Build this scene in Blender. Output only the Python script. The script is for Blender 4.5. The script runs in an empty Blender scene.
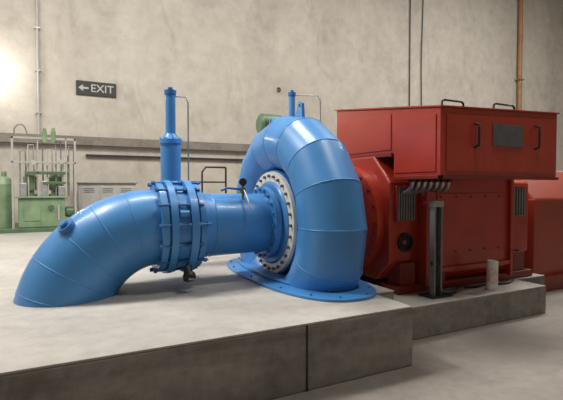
import bpy, math, random
from mathutils import Vector, Matrix
random.seed(4)
S=bpy.context.scene
S.view_settings.view_transform='Standard'
COL=S.collection

# ---------------- materials ----------------
def nodes(name):
    m=bpy.data.materials.new(name); m.use_nodes=True
    nt=m.node_tree; b=nt.nodes['Principled BSDF']; return m,nt,b
def flat(name,c,rough=0.5,metal=0.0,var=0.12,scale=6,bump=0.0,coat=0.0):
    m,nt,b=nodes(name)
    tc=nt.nodes.new('ShaderNodeTexCoord'); n=nt.nodes.new('ShaderNodeTexNoise')
    n.inputs['Scale'].default_value=scale; n.inputs['Detail'].default_value=6
    nt.links.new(tc.outputs['Object'],n.inputs['Vector'])
    r=nt.nodes.new('ShaderNodeValToRGB')
    r.color_ramp.elements[0].position=0.3; r.color_ramp.elements[1].position=0.7
    r.color_ramp.elements[0].color=[x*(1-var) for x in c]+[1]
    r.color_ramp.elements[1].color=[min(1,x*(1+var)) for x in c]+[1]
    nt.links.new(n.outputs['Fac'],r.inputs['Fac']); nt.links.new(r.outputs['Color'],b.inputs['Base Color'])
    b.inputs['Roughness'].default_value=rough; b.inputs['Metallic'].default_value=metal
    b.inputs['Coat Weight'].default_value=coat
    if bump:
        bp=nt.nodes.new('ShaderNodeBump'); bp.inputs['Strength'].default_value=bump; bp.inputs['Distance'].default_value=0.02
        nt.links.new(n.outputs['Fac'],bp.inputs['Height']); nt.links.new(bp.outputs['Normal'],b.inputs['Normal'])
    return m
def concrete(name,c1,c2,c3,scale=0.6,fine=9,rough=0.85,stretch=(1,1,1),streak=0.35,stain=0.0,stscale=1.2):
    m,nt,b=nodes(name); L=nt.links.new
    tc=nt.nodes.new('ShaderNodeTexCoord'); mp=nt.nodes.new('ShaderNodeMapping'); mp.inputs['Scale'].default_value=stretch
    L(tc.outputs['Object'],mp.inputs['Vector'])
    n1=nt.nodes.new('ShaderNodeTexNoise'); n1.inputs['Scale'].default_value=scale; n1.inputs['Detail'].default_value=8; n1.inputs['Roughness'].default_value=0.6; n1.inputs['Distortion'].default_value=0.6
    L(mp.outputs['Vector'],n1.inputs['Vector'])
    r=nt.nodes.new('ShaderNodeValToRGB'); e=r.color_ramp.elements
    e[0].position=0.3; e[0].color=c1+(1,); e[1].position=0.7; e[1].color=c3+(1,)
    k=e.new(0.5); k.color=c2+(1,)
    L(n1.outputs['Fac'],r.inputs['Fac'])
    n2=nt.nodes.new('ShaderNodeTexNoise'); n2.inputs['Scale'].default_value=fine; n2.inputs['Detail'].default_value=10; n2.inputs['Roughness'].default_value=0.7
    L(tc.outputs['Object'],n2.inputs['Vector'])
    r2=nt.nodes.new('ShaderNodeValToRGB'); r2.color_ramp.elements[0].position=0.3; r2.color_ramp.elements[0].color=(0.72,0.70,0.68,1); r2.color_ramp.elements[1].position=0.6; r2.color_ramp.elements[1].color=(1,1,1,1)
    L(n2.outputs['Fac'],r2.inputs['Fac'])
    mx=nt.nodes.new('ShaderNodeMix'); mx.data_type='RGBA'; mx.blend_type='MULTIPLY'; mx.inputs[0].default_value=streak*2
    L(r.outputs['Color'],mx.inputs[6]); L(r2.outputs['Color'],mx.inputs[7]); out=mx.outputs[2]
    if stain:
        mp3=nt.nodes.new('ShaderNodeMapping'); mp3.inputs['Scale'].default_value=(1.0,1.0,0.45); mp3.inputs['Location'].default_value=(3.1,0,7.7)
        L(tc.outputs['Object'],mp3.inputs['Vector'])
        n3=nt.nodes.new('ShaderNodeTexNoise'); n3.inputs['Scale'].default_value=stscale; n3.inputs['Detail'].default_value=9; n3.inputs['Roughness'].default_value=0.65; n3.inputs['Distortion'].default_value=1.2
        L(mp3.outputs['Vector'],n3.inputs['Vector'])
        r3=nt.nodes.new('ShaderNodeValToRGB'); q=r3.color_ramp.elements
        q[0].position=0.33; q[0].color=(0.60,0.57,0.54,1); q[1].position=0.47; q[1].color=(1,1,1,1)
        L(n3.outputs['Fac'],r3.inputs['Fac'])
        m3=nt.nodes.new('ShaderNodeMix'); m3.data_type='RGBA'; m3.blend_type='MULTIPLY'; m3.inputs[0].default_value=stain
        L(out,m3.inputs[6]); L(r3.outputs['Color'],m3.inputs[7]); out=m3.outputs[2]
    L(out,b.inputs['Base Color'])
    b.inputs['Roughness'].default_value=rough
    bp=nt.nodes.new('ShaderNodeBump'); bp.inputs['Strength'].default_value=0.25; bp.inputs['Distance'].default_value=0.02
    L(n2.outputs['Fac'],bp.inputs['Height']); L(bp.outputs['Normal'],b.inputs['Normal'])
    return m
M={}
M['wall']=concrete('plaster_wall',(0.43,0.395,0.345),(0.48,0.445,0.39),(0.52,0.485,0.43),0.45,2.5,0.9,(1.3,1,0.6),0.3,0.4,0.9)
M['wall2']=concrete('side_wall',(0.42,0.39,0.35),(0.47,0.44,0.39),(0.52,0.48,0.43),0.35,2.5,0.9,(1,1,1),0.2)
M['ledge']=concrete('ledge_concrete',(0.16,0.14,0.12),(0.20,0.18,0.155),(0.24,0.215,0.19),1.5,8)
M['slab']=concrete('slab_concrete',(0.37,0.35,0.32),(0.44,0.42,0.39),(0.50,0.48,0.445),0.7,7,0.6,(1,1,1),0.3,0.35,1.0)
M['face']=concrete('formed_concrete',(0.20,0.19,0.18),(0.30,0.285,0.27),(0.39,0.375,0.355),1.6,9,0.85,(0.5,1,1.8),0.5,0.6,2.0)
M['floor']=concrete('floor_concrete',(0.20,0.18,0.16),(0.25,0.225,0.20),(0.30,0.275,0.245),0.6,8,0.6,(1,1,1),0.3,0.5,0.8)
M['ceil']=concrete('ceiling_concrete',(0.45,0.43,0.4),(0.5,0.48,0.45),(0.55,0.52,0.49),0.5,5)
M['blue']=flat('blue_enamel',(0.06,0.25,0.58),0.36,0,0.08,3,0.03,0.1)
M['bluedk']=flat('blue_enamel_dark',(0.03,0.15,0.40),0.4,0,0.12,4)
M['red']=flat('red_enamel',(0.41,0.038,0.018),0.34,0,0.12,3,0.03,0.15)
M['reddk']=flat('red_enamel_dark',(0.19,0.018,0.010),0.4,0,0.15,4)
M['orange']=flat('orange_red_enamel',(0.30,0.042,0.02),0.4,0,0.15,2)
M['cream']=flat('cream_machined_ring',(0.80,0.76,0.66),0.4,0.1,0.08,8)
M['steel']=flat('galvanised_steel',(0.45,0.45,0.45),0.4,0.7,0.15,12)
M['dark']=flat('dark_steel',(0.035,0.035,0.04),0.5,0.4,0.2,10)
M['black']=flat('black_rubber',(0.012,0.012,0.013),0.5,0,0.2,10)
M['grey']=flat('grey_paint',(0.13,0.13,0.14),0.45,0.2,0.15,10)
M['mgrey']=flat('mid_grey_paint',(0.22,0.22,0.22),0.45,0.2,0.15,10)
M['lgrey']=flat('light_grey_paint',(0.38,0.37,0.34),0.5,0,0.1,5)
M['green']=flat('green_enamel',(0.19,0.28,0.16),0.45,0,0.2,4)
M['greendk']=flat('dark_green_enamel',(0.08,0.15,0.08),0.4,0,0.15,4)
M['brass']=flat('brass',(0.30,0.22,0.10),0.35,0.8,0.15,12)
M['rust']=flat('rusty_brown_pipe',(0.30,0.15,0.07),0.6,0,0.2,5)
M['white']=flat('white_paint',(0.88,0.87,0.84),0.5,0,0.05,5)
M['pink']=flat('pink_label',(0.82,0.70,0.68),0.5,0,0.2,25)
M['sign']=flat('sign_black',(0.025,0.025,0.025),0.5,0,0.1,5)
def emis(name,c,s):
    m,nt,b=nodes(name); b.inputs['Emission Color'].default_value=c+(1,); b.inputs['Emission Strength'].default_value=s; return m
M['lamp']=emis('lamp_glass',(1,0.96,0.88),14)

# ---------------- helpers ----------------
def empty(name,loc=(0,0,0)):
    e=bpy.data.objects.new(name,None); e.empty_display_size=0.2; COL.objects.link(e); e.location=loc
    bpy.context.view_layer.update(); return e
def link(o,parent=None):
    COL.objects.link(o)
    if parent is not None:
        o.parent=parent; o.matrix_parent_inverse=Matrix.Translation(-Vector(parent.location))
    return o
def mesh(name,v,f,mat,parent=None,smooth=False,bevel=0,seg=2):
    me=bpy.data.meshes.new(name); me.from_pydata([tuple(x) for x in v],[],f); me.update()
    me.materials.append(M[mat] if isinstance(mat,str) else mat)
    if smooth:
        for p in me.polygons: p.use_smooth=True
    o=bpy.data.objects.new(name,me); link(o,parent)
    if bevel:
        b=o.modifiers.new('bevel','BEVEL'); b.width=bevel; b.segments=seg; b.limit_method='ANGLE'
    return o
BF=[(0,3,2,1),(4,5,6,7),(0,1,5,4),(1,2,6,5),(2,3,7,6),(3,0,4,7)]
def boxv(x0,x1,y0,y1,z0,z1):
    return [(x0,y0,z0),(x1,y0,z0),(x1,y1,z0),(x0,y1,z0),(x0,y0,z1),(x1,y0,z1),(x1,y1,z1),(x0,y1,z1)]
def box(name,x0,x1,y0,y1,z0,z1,mat,parent=None,bevel=0.01):
    return mesh(name,boxv(x0,x1,y0,y1,z0,z1),BF,mat,parent,bevel=bevel)
def boxes(name,L,mat,parent=None,bevel=0):
    v=[];f=[]
    for b in L:
        k=len(v); v+=boxv(*b); f+=[tuple(i+k for i in q) for q in BF]
    return mesh(name,v,f,mat,parent,bevel=bevel)
def frame(d):
    d=Vector(d).normalized(); u=Vector((0,0,1)) if abs(d.z)<0.95 else Vector((0,1,0))
    a=d.cross(u).normalized(); b=a.cross(d).normalized(); return d,a,b
def ringv(c,a,b,r,n,ph=0):
    return [Vector(c)+a*(r*math.cos(2*math.pi*i/n+ph))+b*(r*math.sin(2*math.pi*i/n+ph)) for i in range(n)]
def lathe_data(o,d,prof,n,closed=True):
    d,a,b=frame(d); o=Vector(o); v=[];f=[]
    for (s0,r0),(s1,r1) in zip(prof[:-1],prof[1:]):
        k=len(v); v+=ringv(o+d*s0,a,b,max(r0,1e-4),n)+ringv(o+d*s1,a,b,max(r1,1e-4),n)
        for i in range(n):
            j=(i+1)%n; f.append((k+i,k+j,k+n+j,k+n+i))
    return v,f
def lathe(name,o,d,prof,mat,parent=None,n=48):
    v,f=lathe_data(o,d,prof,n); return mesh(name,v,f,mat,parent,smooth=True)
def cyl(name,p0,p1,r,mat,parent=None,n=24,r1=None):
    p0=Vector(p0);p1=Vector(p1);l=(p1-p0).length; r1=r if r1 is None else r1
    return lathe(name,p0,p1-p0,[(0,0),(0,r),(l,r1),(l,0)],mat,parent,n)
def cyls(name,L,mat,parent=None,n=12):
    v=[];f=[]
    for p0,p1,r in L:
        p0=Vector(p0);p1=Vector(p1);l=(p1-p0).length
        a,g=lathe_data(p0,p1-p0,[(0,0),(0,r),(l,r),(l,0)],n); k=len(v); v+=a; f+=[tuple(i+k for i in q) for q in g]
    return mesh(name,v,f,mat,parent,smooth=(n>8))
def pipe(name,pts,r,mat,parent=None,smooth=False):
    c=bpy.data.curves.new(name,'CURVE'); c.dimensions='3D'; c.bevel_depth=r; c.bevel_resolution=4; c.use_fill_caps=True
    if smooth:
        s=c.splines.new('NURBS'); s.points.add(len(pts)-1)
        for q,p in zip(s.points,pts): q.co=(*p,1)
        s.use_endpoint_u=True; s.order_u=3; s.resolution_u=8
    else:
        s=c.splines.new('POLY'); s.points.add(len(pts)-1)
        for q,p in zip(s.points,pts): q.co=(*p,1)
    c.materials.append(M[mat]); o=bpy.data.objects.new(name,c); return link(o,parent)
def fixn(o):
    import bmesh
    bm=bmesh.new(); bm.from_mesh(o.data); bmesh.ops.recalc_face_normals(bm,faces=bm.faces); bm.to_mesh(o.data); bm.free()
    return o
def prism(name,prof,x0,x1,mat,parent=None,bevel=0.01,rise=0,zr=2.3):
    n=len(prof); v=[(x0,y,z) for y,z in prof]+[(x1,y,z+(rise if z>zr else 0)) for y,z in prof]
    f=[tuple(range(n)),tuple(range(2*n-1,n-1,-1))]+[(i,n+i,n+(i+1)%n,(i+1)%n) for i in range(n)]
    return fixn(mesh(name,v,f,mat,parent,bevel=bevel))
def extr_z(name,pts,z0,z1,mat,parent=None,bevel=0.0):
    n=len(pts); v=[(x,y,z0) for x,y in pts]+[(x,y,z1) for x,y in pts]
    f=[tuple(range(n)),tuple(range(2*n-1,n-1,-1))]+[(i,n+i,n+(i+1)%n,(i+1)%n) for i in range(n)]
    return fixn(mesh(name,v,f,mat,parent,bevel=bevel))
def bolts(name,o,d,R,n,r,h,mat,parent,ph=0):
    dd,a,b=frame(d); L=[]
    for i in range(n):
        t=2*math.pi*i/n+ph; p=Vector(o)+a*(R*math.cos(t))+b*(R*math.sin(t)); L.append((p,p+dd*h,r))
    return cyls(name,L,mat,parent,6)
def sweep(name,fr,mat,parent,n=56,shared=False,every=1,bead=0.004):
    v=[];f=[]
    if shared:
        for (c,t,r,s) in fr:
            t=Vector(t).normalized(); s=Vector(s); b=t.cross(s).normalized(); v+=ringv(c,s,b,r,n)
        for k in range(len(fr)-1):
            for i in range(n):
                j=(i+1)%n; f.append((k*n+i,k*n+j,(k+1)*n+j,(k+1)*n+i))
    else:
        for A,B in zip(fr[:-1],fr[1:]):
            k=len(v)
            for (c,t,r,s) in (A,B):
                t=Vector(t).normalized(); s=Vector(s); b=t.cross(s).normalized(); v+=ringv(c,s,b,r,n)
            for i in range(n):
                j=(i+1)%n; f.append((k+i,k+j,k+n+j,k+n+i))
    o=mesh(name,v,f,mat,parent,smooth=True)
    v=[];f=[]
    for (c,t,r,s) in fr[every:-1:every]:
        t=Vector(t).normalized(); s=Vector(s); b=t.cross(s).normalized(); k=len(v); m=6
        for i in range(n):
            e=s*math.cos(2*math.pi*i/n)+b*math.sin(2*math.pi*i/n)
            for q in range(m):
                w=2*math.pi*q/m; v.append(Vector(c)+e*(r+bead*math.cos(w))+t*(bead*2*math.sin(w)))
        for i in range(n):
            for q in range(m):
                f.append((k+i*m+q,k+((i+1)%n)*m+q,k+((i+1)%n)*m+(q+1)%m,k+i*m+(q+1)%m))
    mesh(name+'_welds',v,f,mat,parent,smooth=True)
    return o

YC,ZC,SL,WY=5.1,1.25,0.57,14.5
# ---------------- room ----------------
box('floor',-8,26,-6,WY,-0.2,0,'floor',bevel=0)
box('wall_back',-8,26,WY,WY+0.3,0,12,'wall',bevel=0)
box('wall_left',-8.3,-8,-6,WY,0,12,'wall2',bevel=0)
box('wall_right',26,26.3,-6,WY,0,12,'wall2',bevel=0)
box('wall_front',-8,26,-6.3,-6,0,12,'wall2',bevel=0)
box('ceiling',-8,26,-6,WY,12,12.3,'ceil',bevel=0)
box('trim_1',-7.99,9.0,WY-0.16,WY,2.94,3.20,'ledge',bevel=0.01)
box('baseboard_back',-7.99,3.2,WY-0.03,WY,SL,SL+0.12,'ledge',bevel=0.0)

# main slab
sl=empty('turbine_plinth',(0,4,0))
pts=[(-8,3.14),(3.0,3.14),(3.0,3.72),(3.28,3.72),(3.28,WY),(-8,WY)]
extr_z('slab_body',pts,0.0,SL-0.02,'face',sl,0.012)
pts2=[(-8,3.143),(2.997,3.143),(2.997,3.717),(3.277,3.717),(3.277,WY),(-8,WY)]
extr_z('slab_top',pts2,SL-0.02,SL,'slab',sl,0.006)
boxes('slab_joint',[(1.83,1.845,3.134,3.145,0,SL-0.015),(-2.2,-2.19,3.134,3.145,0,SL-0.015)],'black',sl)
p2=empty('generator_plinth',(4.5,4,0))
pts=[(3.0,3.66),(5.88,3.66),(5.88,4.1),(6.55,4.1),(6.55,6.9),(3.28,6.9),(3.28,3.72),(3.0,3.72)]
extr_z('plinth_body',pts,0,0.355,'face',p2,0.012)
extr_z('plinth_top',[(a+(0.003 if a<4 else -0.003),b+(0.003 if b<5 else -0.003)) for a,b in pts],0.355,0.37,'slab',p2,0.004)

# ---------------- turbine ----------------
T=empty('spiral_casing_turbine',(2.7,YC,SL))
XS=2.70; fr=[]; N=16
for i in range(N+1):
    a=math.radians(-90+360*i/N); r=0.315+0.085*i/N; R=0.655+r
    c=(XS,YC+R*math.cos(a),ZC+R*math.sin(a)); t=(0,-math.sin(a),math.cos(a))
    fr.append((c,t,r,(1,0,0)))
sweep('spiral_case',fr,'blue',T)
lathe('stay_ring',(2.47,YC,ZC),(1,0,0),[(0,0.54),(0,0.665),(0.05,0.665),(0.05,0.66),(0.55,0.66),(0.55,0.2)],'bluedk',T,64)
lathe('cover_ring',(2.43,YC,ZC),(1,0,0),[(0.05,0.52),(0.0,0.525),(0,0.645),(0.05,0.65)],'cream',T,64)
bolts('cover_ring_bolts',(2.43,YC,ZC),(-1,0,0),0.59,28,0.02,0.03,'grey',T)
lathe('head_cover',(2.40,YC,ZC),(1,0,0),[(0,0.3),(0,0.50),(0.02,0.525),(0.1,0.525)],'blue',T,64)
def sup(cx,cy,hx,hy,n=72):
    o=[]
    for i in range(n):
        t=2*math.pi*i/n; c,s=math.cos(t),math.sin(t)
        o.append((cx+hx*math.copysign(abs(c)**0.8,c),cy+hy*math.copysign(abs(s)**0.8,s)))
    return o
extr_z('base_plate',sup(2.66,4.98,0.60,1.46),SL,SL+0.03,'blue',T,0.006)
extr_z('base_collar',sup(2.70,5.08,0.45,1.24),SL+0.03,SL+0.06,'blue',T,0.01)
bl=[((x,y,SL+0.03),(x,y,SL+0.045),0.012) for x,y in sup(2.66,4.98,0.54,1.39,14)]
cyls('base_bolts',bl,'bluedk',T,6)
def lug(name,y,z,rot,par):
    prof=[(-0.10,0),(0.10,0),(0.05,0.15)]+[(0.05*math.cos(math.radians(q)),0.15+0.05*math.sin(math.radians(q))) for q in range(20,180,20)]+[(-0.05,0.15)]
    ca,sa=math.cos(rot),math.sin(rot)
    P=[(y+a*ca-b*sa,z+a*sa+b*ca) for a,b in prof]
    prism(name,P,XS-0.02,XS+0.02,'blue',par,0.003,zr=99)
    cyl(name+'_eye',(XS-0.022,y-0.145*sa,z+0.145*ca),(XS+0.022,y-0.145*sa,z+0.145*ca),0.022,'black',par,12)
lug('lifting_lug_1',YC-0.30,ZC+1.31,0.2,T)
lug('lifting_lug_2',YC+0.45,ZC+1.23,-0.32,T)

# draft tube
D=empty('draft_tube',(1.0,YC,SL))
lathe('tube_end_flange',(2.30,YC,ZC),(1,0,0),[(0,0.36),(0,0.455),(0.07,0.455),(0.07,0.43),(0.10,0.43)],'blue',D,64)
bolts('tube_end_bolts',(2.30,YC,ZC),(-1,0,0),0.415,20,0.02,0.03,'bluedk',D)
lathe('straight_tube',(1.45,YC,ZC),(1,0,0),[(0,0.40),(0.15,0.375),(0.87,0.365)],'blue',D,64)
lathe('tube_weld',(1.60,YC,ZC),(1,0,0),[(0,0.376),(0.008,0.381),(0.016,0.376)],'blue',D,64)
P=[(-0.02,0.41),(-0.02,0.50),(0.05,0.50),(0.05,0.46),(0.07,0.46),(0.07,0.53),(0.14,0.53),(0.14,0.475),(0.28,0.475),(0.28,0.53),(0.36,0.53),(0.36,0.46),(0.39,0.46),(0.39,0.49),(0.45,0.49),(0.45,0.41),(0.48,0.39)]
lathe('coupling_body',(1.0,YC,ZC),(1,0,0),P,'blue',D,64)
dd,a,b=frame((1,0,0)); L=[];L2=[]
for i in range(14):
    t=2*math.pi*i/14+0.1; e=a*math.cos(t)+b*math.sin(t); o=Vector((1.0,YC,ZC))+e*0.50
    L.append((o+Vector((-0.06,0,0)),o+Vector((0.50 if i%3==0 else 0.43,0,0)),0.013))
    for s in (-0.055,0.142,0.245,0.362,0.45 if i%3==0 else 0.362): L2.append((o+Vector((s,0,0)),o+Vector((s+0.032,0,0)),0.025))
cyls('tie_rods',L,'bluedk',D,10); cyls('tie_rod_nuts',L2,'bluedk',D,6)
L=[]
for i in range(5):
    t=2*math.pi*i/5+0.35; e=a*math.cos(t)+b*math.sin(t); o=Vector((1.21,YC,ZC))+e*0.48
    L.append((o-Vector((0.05,0,0)),o+Vector((0.05,0,0)),0.04))
cyls('coupling_lugs',L,'blue',D,16)
lathe('drain_valve',(1.25,YC-0.40,ZC-0.42),(0,-0.6,-0.6),[(0,0.05),(0.1,0.05),(0.1,0.07),(0.14,0.07),(0.14,0)],'dark',D,16)
pipe('drain_line',[(1.25,YC-0.46,ZC-0.46),(1.25,YC-0.5,ZC-0.53),(1.36,YC-0.45,ZC-0.53)],0.014,'steel',D)
fr=[];K=24
for i in range(K+1):
    ph=math.radians(90*i/K); Rb=0.95; r=0.42+0.06*i/K
    c=(1.0-Rb*math.sin(ph),YC,0.30+Rb*math.cos(ph)); t=(-math.cos(ph),0,-math.sin(ph))
    fr.append((c,t,r,(0,1,0)))
sweep('elbow',fr,'blue',D,shared=True,every=4,bead=0.003)
cyl('elbow_nozzle',(0.20,YC-0.15,1.17),(0.10,YC-0.20,1.29),0.06,'blue',D,20)
cyl('elbow_nozzle_cap',(0.115,YC-0.192,1.27),(0.07,YC-0.215,1.325),0.085,'bluedk',D,20)
cyl('elbow_nozzle_plug',(0.07,YC-0.215,1.325),(0.05,YC-0.225,1.35),0.045,'bluedk',D,20)
cyl('gauge_stem',(1.98,YC-0.2,ZC+0.28),(1.98,YC-0.2,ZC+0.47),0.018,'brass',D,10)
cyl('gauge_cock',(1.98,YC-0.2,ZC+0.38),(1.98,YC-0.2,ZC+0.44),0.036,'brass',D,12)
cyl('gauge_dial',(1.96,YC-0.25,ZC+0.51),(1.985,YC-0.2,ZC+0.51),0.045,'dark',D,20)
pipe('gauge_handle',[(1.98,YC-0.2,ZC+0.42),(1.78,YC-0.22,ZC+0.44),(1.70,YC-0.22,ZC+0.41)],0.014,'bluedk',D)
pipe('impulse_line',[(1.98,YC-0.24,ZC+0.41),(1.98,YC-0.40,ZC+0.30),(1.98,YC-0.42,ZC+0.15)],0.009,'steel',D,True)

def servo(x,y,z0,zt,zm,rt,rb,loop):
    s=empty('hydraulic_servo_cylinder',(x,y,z0))
    box('base',x-0.2,x+0.2,y-0.18,y+0.18,z0,z0+0.06,'bluedk',s,0.01)
    cyl('barrel',(x,y,z0+0.06),(x,y,zm),rb,'blue',s,32)
    lathe('barrel_cap',(x,y,zm),(0,0,1),[(-0.06,rb),(-0.06,rb*1.15),(0.0,rb*1.15),(0.03,rb*0.8),(0.08,rb*0.55),(0.08,0)],'blue',s,32)
    cyl('upper_tube',(x,y,zm),(x,y,zt-0.08),rt,'blue',s,24)
    lathe('top_fitting',(x,y,zt-0.1),(0,0,1),[(0,rt),(0,rt*1.2),(0.06,rt*1.2),(0.06,rt*0.5),(0.1,rt*0.5),(0.1,0)],'bluedk',s,24)
    pipe('oil_line',loop,0.011,'steel',s)
    bolts('cap_bolts',(x,y,zm),(0,0,1),rb*0.98,8,0.015,0.02,'bluedk',s)
servo(1.45,6.3,SL,3.10,2.37,0.07,0.14,[(1.5,6.3,2.98),(1.66,6.25,2.98),(1.69,6.25,2.9),(1.69,6.25,1.2),(1.55,6.3,1.1)])
servo(3.56,6.6,0.37,3.33,2.4,0.055,0.13,[(3.58,6.6,3.25),(3.98,6.45,3.25),(4.03,6.45,3.17),(4.03,6.45,2.5),(3.66,6.6,2.3)])
g=empty('guide_vane_actuator_motor',(3.55,7.5,0))
cyl('pedestal',(3.55,7.5,0),(3.55,7.5,2.7),0.07,'greendk',g,20)
box('foot',3.38,3.72,7.33,7.67,0,0.05,'greendk',g,0.01)
lathe('motor',(3.35,7.5,2.86),(1,0,0),[(0,0),(0,0.14),(0.04,0.2),(0.42,0.2),(0.46,0.13),(0.46,0)],'greendk',g,28)

h=empty('handrail',(2.0,8.5,SL))
pipe('rail_1',[(2.6,8.6,SL),(2.6,8.6,2.0),(2.68,8.6,2.1),(3.1,8.6,2.1)],0.02,'dark',h)
pipe('rail_2',[(2.2,8.6,1.8),(3.1,8.6,1.8)],0.016,'dark',h)
pipe('rail_post',[(3.1,8.6,SL),(3.1,8.6,2.1)],0.02,'dark',h)
pipe('rail_post_2',[(2.2,8.6,SL),(2.2,8.6,1.8)],0.02,'dark',h)

# ---------------- generator ----------------
Gn=empty('red_generator',(4.9,YC,0.37))
def octo(yf,yb,z0,z1,cb,ct):
    return [(yf,z0+cb),(yf,z1-ct),(yf+ct*0.9,z1),(yb-ct*0.9,z1),(yb,z1-ct),(yb,z0+cb),(yb-cb,z0),(yf+cb,z0)]
prism('end_housing_left',octo(4.27,5.95,0.50,2.10,0.25,0.35),3.68,4.16,'red',Gn,0.02,zr=99)
prism('stator_frame',octo(4.16,6.05,0.46,2.14,0.12,0.2),4.16,5.80,'red',Gn,0.02,zr=99)
prism('end_housing_right',octo(4.27,5.95,0.50,2.10,0.25,0.35),5.80,6.38,'red',Gn,0.02,zr=99)
boxes('frame_ribs',[(4.14,4.20,4.11,6.1,0.44,2.16),(5.76,5.82,4.11,6.1,0.44,2.16),(4.2,5.76,4.12,4.17,0.60,0.66)],'red',Gn,0.006)
boxes('side_cover',[(4.36,5.60,4.145,4.165,0.80,1.62)],'red',Gn,0.006)
cyls('side_cover_bolts',[((x,4.145,z),(x,4.135,z),0.016) for x in (4.42,4.70,4.98,5.26,5.54) for z in (0.85,1.57)],'reddk',Gn,6)
boxes('feet',[(3.72,6.34,4.16,4.5,0.37,0.47),(3.72,6.34,5.7,6.05,0.37,0.47),(3.80,4.05,4.2,4.45,0.45,0.75),(5.95,6.2,4.2,4.45,0.45,0.75),(4.4,4.5,4.13,4.4,0.45,0.6),(5.4,5.5,4.13,4.4,0.45,0.6)],'reddk',Gn,0.008)
lathe('end_shield',(3.44,YC,ZC),(1,0,0),[(0,0),(0,0.30),(0.06,0.32),(0.10,0.66),(0.13,0.74),(0.26,0.74)],'red',Gn,56)
bolts('end_shield_bolts',(3.57,YC,ZC),(-1,0,0),0.70,20,0.02,0.03,'reddk',Gn)
lathe('bearing_housing',(3.30,YC,ZC),(1,0,0),[(0,0.12),(0,0.24),(0.16,0.26)],'reddk',Gn,32)
cyl('shaft',(3.12,YC,ZC),(3.45,YC,ZC),0.12,'steel',Gn,24)
for nm,x0,x1 in (('vent_left',3.78,4.08),('vent_right',5.86,6.28)):
    z0,z1=1.28,1.70
    box(nm+'_recess',x0,x1,4.255,4.275,z0,z1,'black',Gn,0)
    L=[]; n=7
    for i in range(n):
        x=x0+(x1-x0)*(i+0.5)/n; L.append((x-0.012,x+0.012,4.235,4.262,z0,z1))
    boxes(nm+'_slats',L,'mgrey',Gn)
    boxes(nm+'_frame',[(x0-0.02,x1+0.02,4.235,4.27,z0-0.02,z0),(x0-0.02,x1+0.02,4.235,4.27,z1,z1+0.02),(x0-0.02,x0,4.235,4.27,z0,z1),(x1,x1+0.02,4.235,4.27,z0,z1)],'red',Gn,0.003)
lathe('inspection_port',(3.93,4.24,1.0),(0,1,0),[(0.035,0),(0.02,0.09),(0,0.09),(0,0.12),(0.05,0.12)],'black',Gn,28)
RI=0.075
hp=[(3.50,1.81),(3.50,2.57),(4.25,2.67),(5.50,2.83),(5.50,2.10),(4.25,2.10),(4.25,1.81)]
prism('hood',hp,3.72,5.79,'red',Gn,0.012,RI)
prism('hood_roof_lip',[(3.48,2.565),(3.48,2.585),(4.25,2.687),(5.52,2.85),(5.52,2.83),(4.25,2.665)],3.70,5.81,'red',Gn,0.003,RI)
v=boxv(3.80,5.71,3.485,3.502,1.88,2.49)
v=[(x,y,z+(RI if (z>2.3 and x>5) else 0)) for x,y,z in v]
mesh('hood_front_cover',v,BF,'red',Gn,bevel=0.005)
boxes('hood_side_panels',[(3.708,3.722,3.56,4.22,1.87,2.50),(3.708,3.722,4.29,5.42,2.16,2.60)],'red',Gn,0.004)
boxes('hood_bottom_lip',[(3.70,5.81,3.48,3.52,1.79,1.83),(3.70,3.74,3.48,4.25,1.79,1.83),(3.70,5.81,4.27,5.50,2.08,2.13)],'reddk',Gn,0.004)
box('name_plate',4.53,5.06,3.47,3.486,2.18,2.44,'grey',Gn,0.004)
def handle(nm,x,z0,z1): pipe(nm,[(x,3.485,z0),(x,3.43,z0+0.02),(x,3.43,z1-0.02),(x,3.485,z1)],0.014,'black',Gn)
handle('handle_1',4.24,2.15,2.42); handle('handle_2',5.32,2.17,2.46)
def toph(nm,x0,x1,y,z): pipe(nm,[(x0,y,z),(x0,y,z+0.07),(x0+0.03,y,z+0.09),(x1-0.03,y,z+0.09),(x1,y,z+0.07),(x1,y,z)],0.013,'black',Gn)
toph('top_handle_1',3.86,4.20,3.62,2.59); toph('top_handle_2',4.72,5.10,3.62,2.62)
L=[]
for i in range(7):
    x=3.80+0.10*i
    pipe('cable_%d'%(i+1),[(x,4.0,1.84),(x,4.0,1.74),(x+0.03,4.08,1.66),(x+0.08,4.26,1.62)],0.024,'steel',Gn,True)
    L.append(((x,4.0,1.76),(x,4.0,1.82),0.036))
cyls('cable_glands',L,'dark',Gn,10)

# cable riser post
C=empty('cable_riser_post',(4.1,3.93,0.37))
boxes('rails',[(4.04,4.065,3.88,3.96,0.37,1.50),(4.15,4.175,3.88,3.96,0.37,1.50)],'mgrey',C,0.003)
boxes('rungs',[(4.065,4.15,3.93,3.95,0.45+0.12*i,0.48+0.12*i) for i in range(9)],'lgrey',C)
box('base_plate',3.95,4.30,3.82,4.05,0.37,0.39,'dark',C,0.003)
box('top_box',4.03,4.185,3.87,3.97,1.46,1.54,'lgrey',C,0.01)
for i in range(3):
    x=4.085+0.022*i
    pipe('cable_%d'%(i+1),[(x,3.92,1.46),(x,3.92,0.9),(x,3.91,0.48),(x+0.06,3.88,0.41),(x+0.35,3.86+0.05*i,0.395),(x+0.62,4.1,0.395)],0.011,'black',C,True)
box('clamp',4.03,4.185,3.90,3.93,0.75,0.80,'dark',C,0.003)

K2=empty('paint_canister',(5.05,3.86,0.37))
lathe('can',(5.05,3.86,0.37),(0,0,1),[(0,0),(0,0.07),(0.36,0.07),(0.375,0.06),(0.375,0)],'white',K2,28)
lathe('label',(5.05,3.86,0.45),(0,0,1),[(0,0.0705),(0.2,0.0705)],'pink',K2,28)
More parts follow.
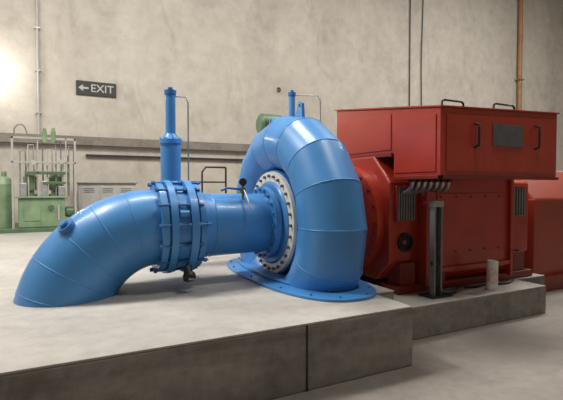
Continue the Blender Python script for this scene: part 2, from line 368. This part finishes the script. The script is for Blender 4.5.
# loose cable on the plinth
lc=empty('loose_cable',(5.4,3.9,0.37))
pipe('run',[(4.75,4.05,0.385),(4.9,3.98,0.385),(5.2,4.06,0.385),(5.4,3.95,0.385),(5.65,4.0,0.385),(5.78,4.08,0.385)],0.014,'black',lc,True)

F=empty('flywheel_housing',(7.6,5.2,0))
prism('housing',octo(4.5,6.3,0.0,2.0,0.1,0.5),6.85,8.6,'orange',F,0.03,zr=99)
boxes('housing_ribs',[(6.80,6.86,4.45,6.35,0,1.5),(8.58,8.64,4.45,6.35,0,1.5)],'orange',F,0.01)
box('foot_frame',6.75,8.7,4.4,6.4,0,0.25,'reddk',F,0.01)
lathe('shaft_cover',(6.38,YC,ZC),(1,0,0),[(0,0.35),(0.5,0.35)],'orange',F,32)

# ---------------- hydraulic power unit ----------------
H=empty('hydraulic_power_unit',(-0.4,13.0,SL))
boxes('skid',[(-1.3,0.5,12.6,13.6,SL,SL+0.1)],'greendk',H,0.01)
box('oil_tank',-0.85,0.20,12.7,13.4,SL+0.1,1.42,'green',H,0.03)
boxes('tank_lid',[(-0.9,0.25,12.65,13.45,1.42,1.47)],'green',H,0.01)
boxes('tank_door',[(-0.72,-0.36,12.685,12.70,0.85,1.28)],'green',H,0.004)
lathe('tank_filler',(-0.12,12.69,1.18),(0,1,0),[(-0.04,0),(-0.04,0.06),(0.02,0.07)],'greendk',H,20)
boxes('level_gauge',[(0.03,0.07,12.68,12.70,0.85,1.25)],'lgrey',H,0.002)
lathe('accumulator_1',(-1.18,13.2,SL+0.1),(0,0,1),[(0,0),(0,0.22),(1.1,0.22),(1.25,0.15),(1.3,0.06),(1.42,0.06),(1.42,0)],'green',H,24)
lathe('side_motor',(0.2,12.9,1.05),(1,0,0),[(0,0.1),(0.03,0.14),(0.2,0.14),(0.24,0.1),(0.24,0)],'greendk',H,20)
for i,x in enumerate([-0.6,-0.02]):
    lathe('pump_motor_%d'%(i+1),(x,13.05,1.47),(0,0,1),[(0,0.16),(0.05,0.16),(0.05,0.10),(0.15,0.10),(0.15,0.15),(0.45,0.15),(0.47,0.16),(0.55,0.12),(0.55,0)],'green',H,20)
boxes('valve_block',[(-0.35,-0.2,12.75,12.9,1.47,1.85),(0.05,0.2,12.75,12.9,1.47,1.72),(-0.8,-0.66,12.75,12.88,1.47,1.8)],'steel',H,0.01)
boxes('pipe_frame',[(-0.98,-0.93,12.7,12.75,SL,2.95),(0.42,0.47,12.7,12.75,SL,2.95),(-0.98,0.47,12.7,12.75,2.9,2.95),(-0.98,0.47,12.7,12.75,2.3,2.34),(0.22,0.25,12.7,12.75,1.4,2.95),(-0.42,-0.39,12.72,12.75,1.4,2.9)],'lgrey',H,0.004)
for i,(x,z) in enumerate([(-0.8,2.6),(-0.62,2.75),(-0.42,2.85),(-0.2,2.65),(0.0,2.85),(0.16,2.5),(0.30,2.75)]):
    pipe('pipe_%d'%(i+1),[(x,12.8,1.47),(x,12.8,z),(x+0.12,12.8,z+0.02),(x+0.12,12.95,2.2),(x+0.12,12.95,1.47)],0.018,'lgrey' if i%2 else 'mgrey',H)
for i,(x,z) in enumerate([(-0.25,2.98),(-0.05,3.0)]):
    lathe('filter_%d'%(i+1),(x,12.72,z),(0,0,1),[(-0.15,0),(-0.15,0.055),(0.12,0.06),(0.12,0.04),(0.2,0.04),(0.2,0)],'green',H,16)
pipe('vent_loop',[(-0.85,12.72,2.9),(-0.95,12.72,3.1),(-0.8,12.72,3.28),(-0.65,12.72,3.2),(-0.62,12.72,2.95)],0.018,'mgrey',H,True)
for i,(x,z) in enumerate([(-0.5,2.32),(-0.2,2.3),(0.12,2.35)]):
    lathe('gauge_%d'%(i+1),(x,12.66,z),(0,1,0),[(0,0),(0,0.06),(0.05,0.06)],'lgrey',H,20)
boxes('manifold',[(-0.7,0.3,12.72,12.84,2.02,2.10),(-0.3,0.3,12.72,12.82,1.78,1.84)],'greendk',H,0.01)

cb=empty('low_grey_cabinet',(1.3,13.8,SL))
boxes('body',[(0.55,2.1,13.6,14.2,SL,1.8)],'lgrey',cb,0.02)
boxes('door_panels',[(0.62+0.5*k,1.03+0.5*k,13.588,13.6,0.7,1.72) for k in range(3)],'lgrey',cb,0.006)
boxes('door_vents',[(0.68+0.5*k,0.97+0.5*k,13.58,13.59,1.55+0.05*j,1.565+0.05*j) for k in range(3) for j in range(3)],'grey',cb)
boxes('top_plate',[(0.5,2.15,13.55,14.25,1.8,1.84)],'mgrey',cb,0.01)
# ---------------- wall things ----------------
c=empty('wall_conduit',(-0.42,WY-0.05,3.3)); pipe('tube',[(-0.42,WY-0.05,3.20),(-0.42,WY-0.05,12)],0.035,'lgrey',c)
boxes('clips',[(-0.49,-0.35,WY-0.09,WY,3.8+1.2*i,3.84+1.2*i) for i in range(6)],'steel',c)
c=empty('wall_cable',(13.5,WY-0.05,5)); pipe('cable',[(13.5,WY-0.05,1.0),(13.5,WY-0.05,12)],0.025,'dark',c)
c=empty('wall_cable',(14.3,WY-0.05,5)); pipe('cable',[(14.3,WY-0.05,1.0),(14.15,WY-0.05,7),(14.3,WY-0.05,12)],0.022,'dark',c)
c=empty('wall_downpipe',(20.6,WY-0.15,5)); cyl('pipe',(20.6,WY-0.15,0),(20.6,WY-0.15,12),0.11,'rust',c,20)
boxes('brackets',[(20.42,20.78,WY-0.29,WY,3+4*i,3.06+4*i) for i in range(2)],'rust',c)
c=empty('wall_cable_tray',(4,WY-0.1,2.6)); box('tray',0.8,9,WY-0.1,WY,2.62,2.68,'dark',c,0.003)
# exit sign
sx=1.12
E=empty('exit_sign',(sx,WY-0.03,4.6)); 
box('plate',sx-0.56,sx+0.56,WY-0.04,WY,4.44,4.86,'sign',E,0.005)
tx=bpy.data.curves.new('exit_text','FONT'); tx.body='EXIT'; tx.size=0.32; tx.align_x='CENTER'; tx.align_y='CENTER'; tx.extrude=0.002; tx.offset=0.003
tx.materials.append(M['lgrey']); to=bpy.data.objects.new('exit_text',tx); link(to,E); to.location=(sx+0.16,WY-0.045,4.65); to.rotation_euler=(math.pi/2,0,0)
ar=[(-0.50,4.65),(-0.37,4.75),(-0.37,4.68),(-0.22,4.68),(-0.22,4.62),(-0.37,4.62),(-0.37,4.55)]
mesh('arrow',[(sx+a,WY-0.046,b) for a,b in ar],[tuple(range(7))],'lgrey',E)
hk=empty('wall_hook',(7.25,WY,5.2))
boxes('plate',[(7.20,7.32,WY-0.02,WY,5.15,5.33)],'grey',hk,0.004)
pipe('hook',[(7.26,WY-0.02,5.30),(7.26,WY-0.14,5.28),(7.26,WY-0.16,5.20),(7.26,WY-0.10,5.16)],0.02,'dark',hk,True)
W=empty('wall_lamp',(-1.75,WY-0.1,4.9))
box('backplate',-1.95,-1.5,WY-0.08,WY,4.65,5.1,'lgrey',W,0.02)
lathe('glass',(-1.72,WY-0.08,4.88),(0,-1,0),[(0,0.16),(0.08,0.17),(0.14,0.12),(0.17,0)],'lamp',W,24)

# ---------------- lamps ----------------
def area(name,loc,tgt,size,power,col=(1,0.965,0.91)):
    fx=empty(name,loc)
    l=bpy.data.lights.new(name+'_light','AREA'); l.shape='RECTANGLE'; l.size=size[0]; l.size_y=size[1]; l.energy=power; l.color=col
    o=bpy.data.objects.new('lamp_light',l); COL.objects.link(o)
    o.parent=fx; o.location=(0,0,0)
    d=Vector(tgt)-Vector(loc); o.rotation_euler=d.to_track_quat('-Z','Y').to_euler()
    return fx
area('ceiling_light',(-2.0,6.5,8.0),(0.5,5.2,0),(1.6,0.8),400)
area('ceiling_light',(4.0,2.5,8.0),(3.5,5,0),(1.6,0.8),170)
area('ceiling_light',(9.0,6.0,10.5),(9.5,9,0),(3,1.5),740)  # the wide areas are unseen fill, added in place of bounced light
area('ceiling_light',(1.5,7.5,10.5),(1.5,11,0),(3,1.5),540)
area('ceiling_light',(17.0,6.0,10.5),(17,9,0),(3,1.5),900)
area('ceiling_light',(-5.5,8.5,10.0),(-4,12,1),(3,1.5),480)
pl=bpy.data.lights.new('wall_lamp_light','POINT'); pl.energy=85; pl.color=(1,0.95,0.85); pl.shadow_soft_size=0.2
po=bpy.data.objects.new('bulb_light',pl); COL.objects.link(po); po.location=(-1.72,WY-0.6,4.88); po.parent=W; po.matrix_parent_inverse=Matrix.Translation(-Vector(W.location))
w=bpy.data.worlds.new('world'); S.world=w; w.use_nodes=True
w.node_tree.nodes['Background'].inputs[0].default_value=(1,0.95,0.9,1); w.node_tree.nodes['Background'].inputs[1].default_value=0.3

# ---------------- camera ----------------
cd=bpy.data.cameras.new('camera'); cd.sensor_width=36; cd.lens=28.26
co=bpy.data.objects.new('camera',cd); COL.objects.link(co); co.location=(0,0,1.7)
co.rotation_euler=(math.radians(90-1.68),0,math.radians(-27)); S.camera=co
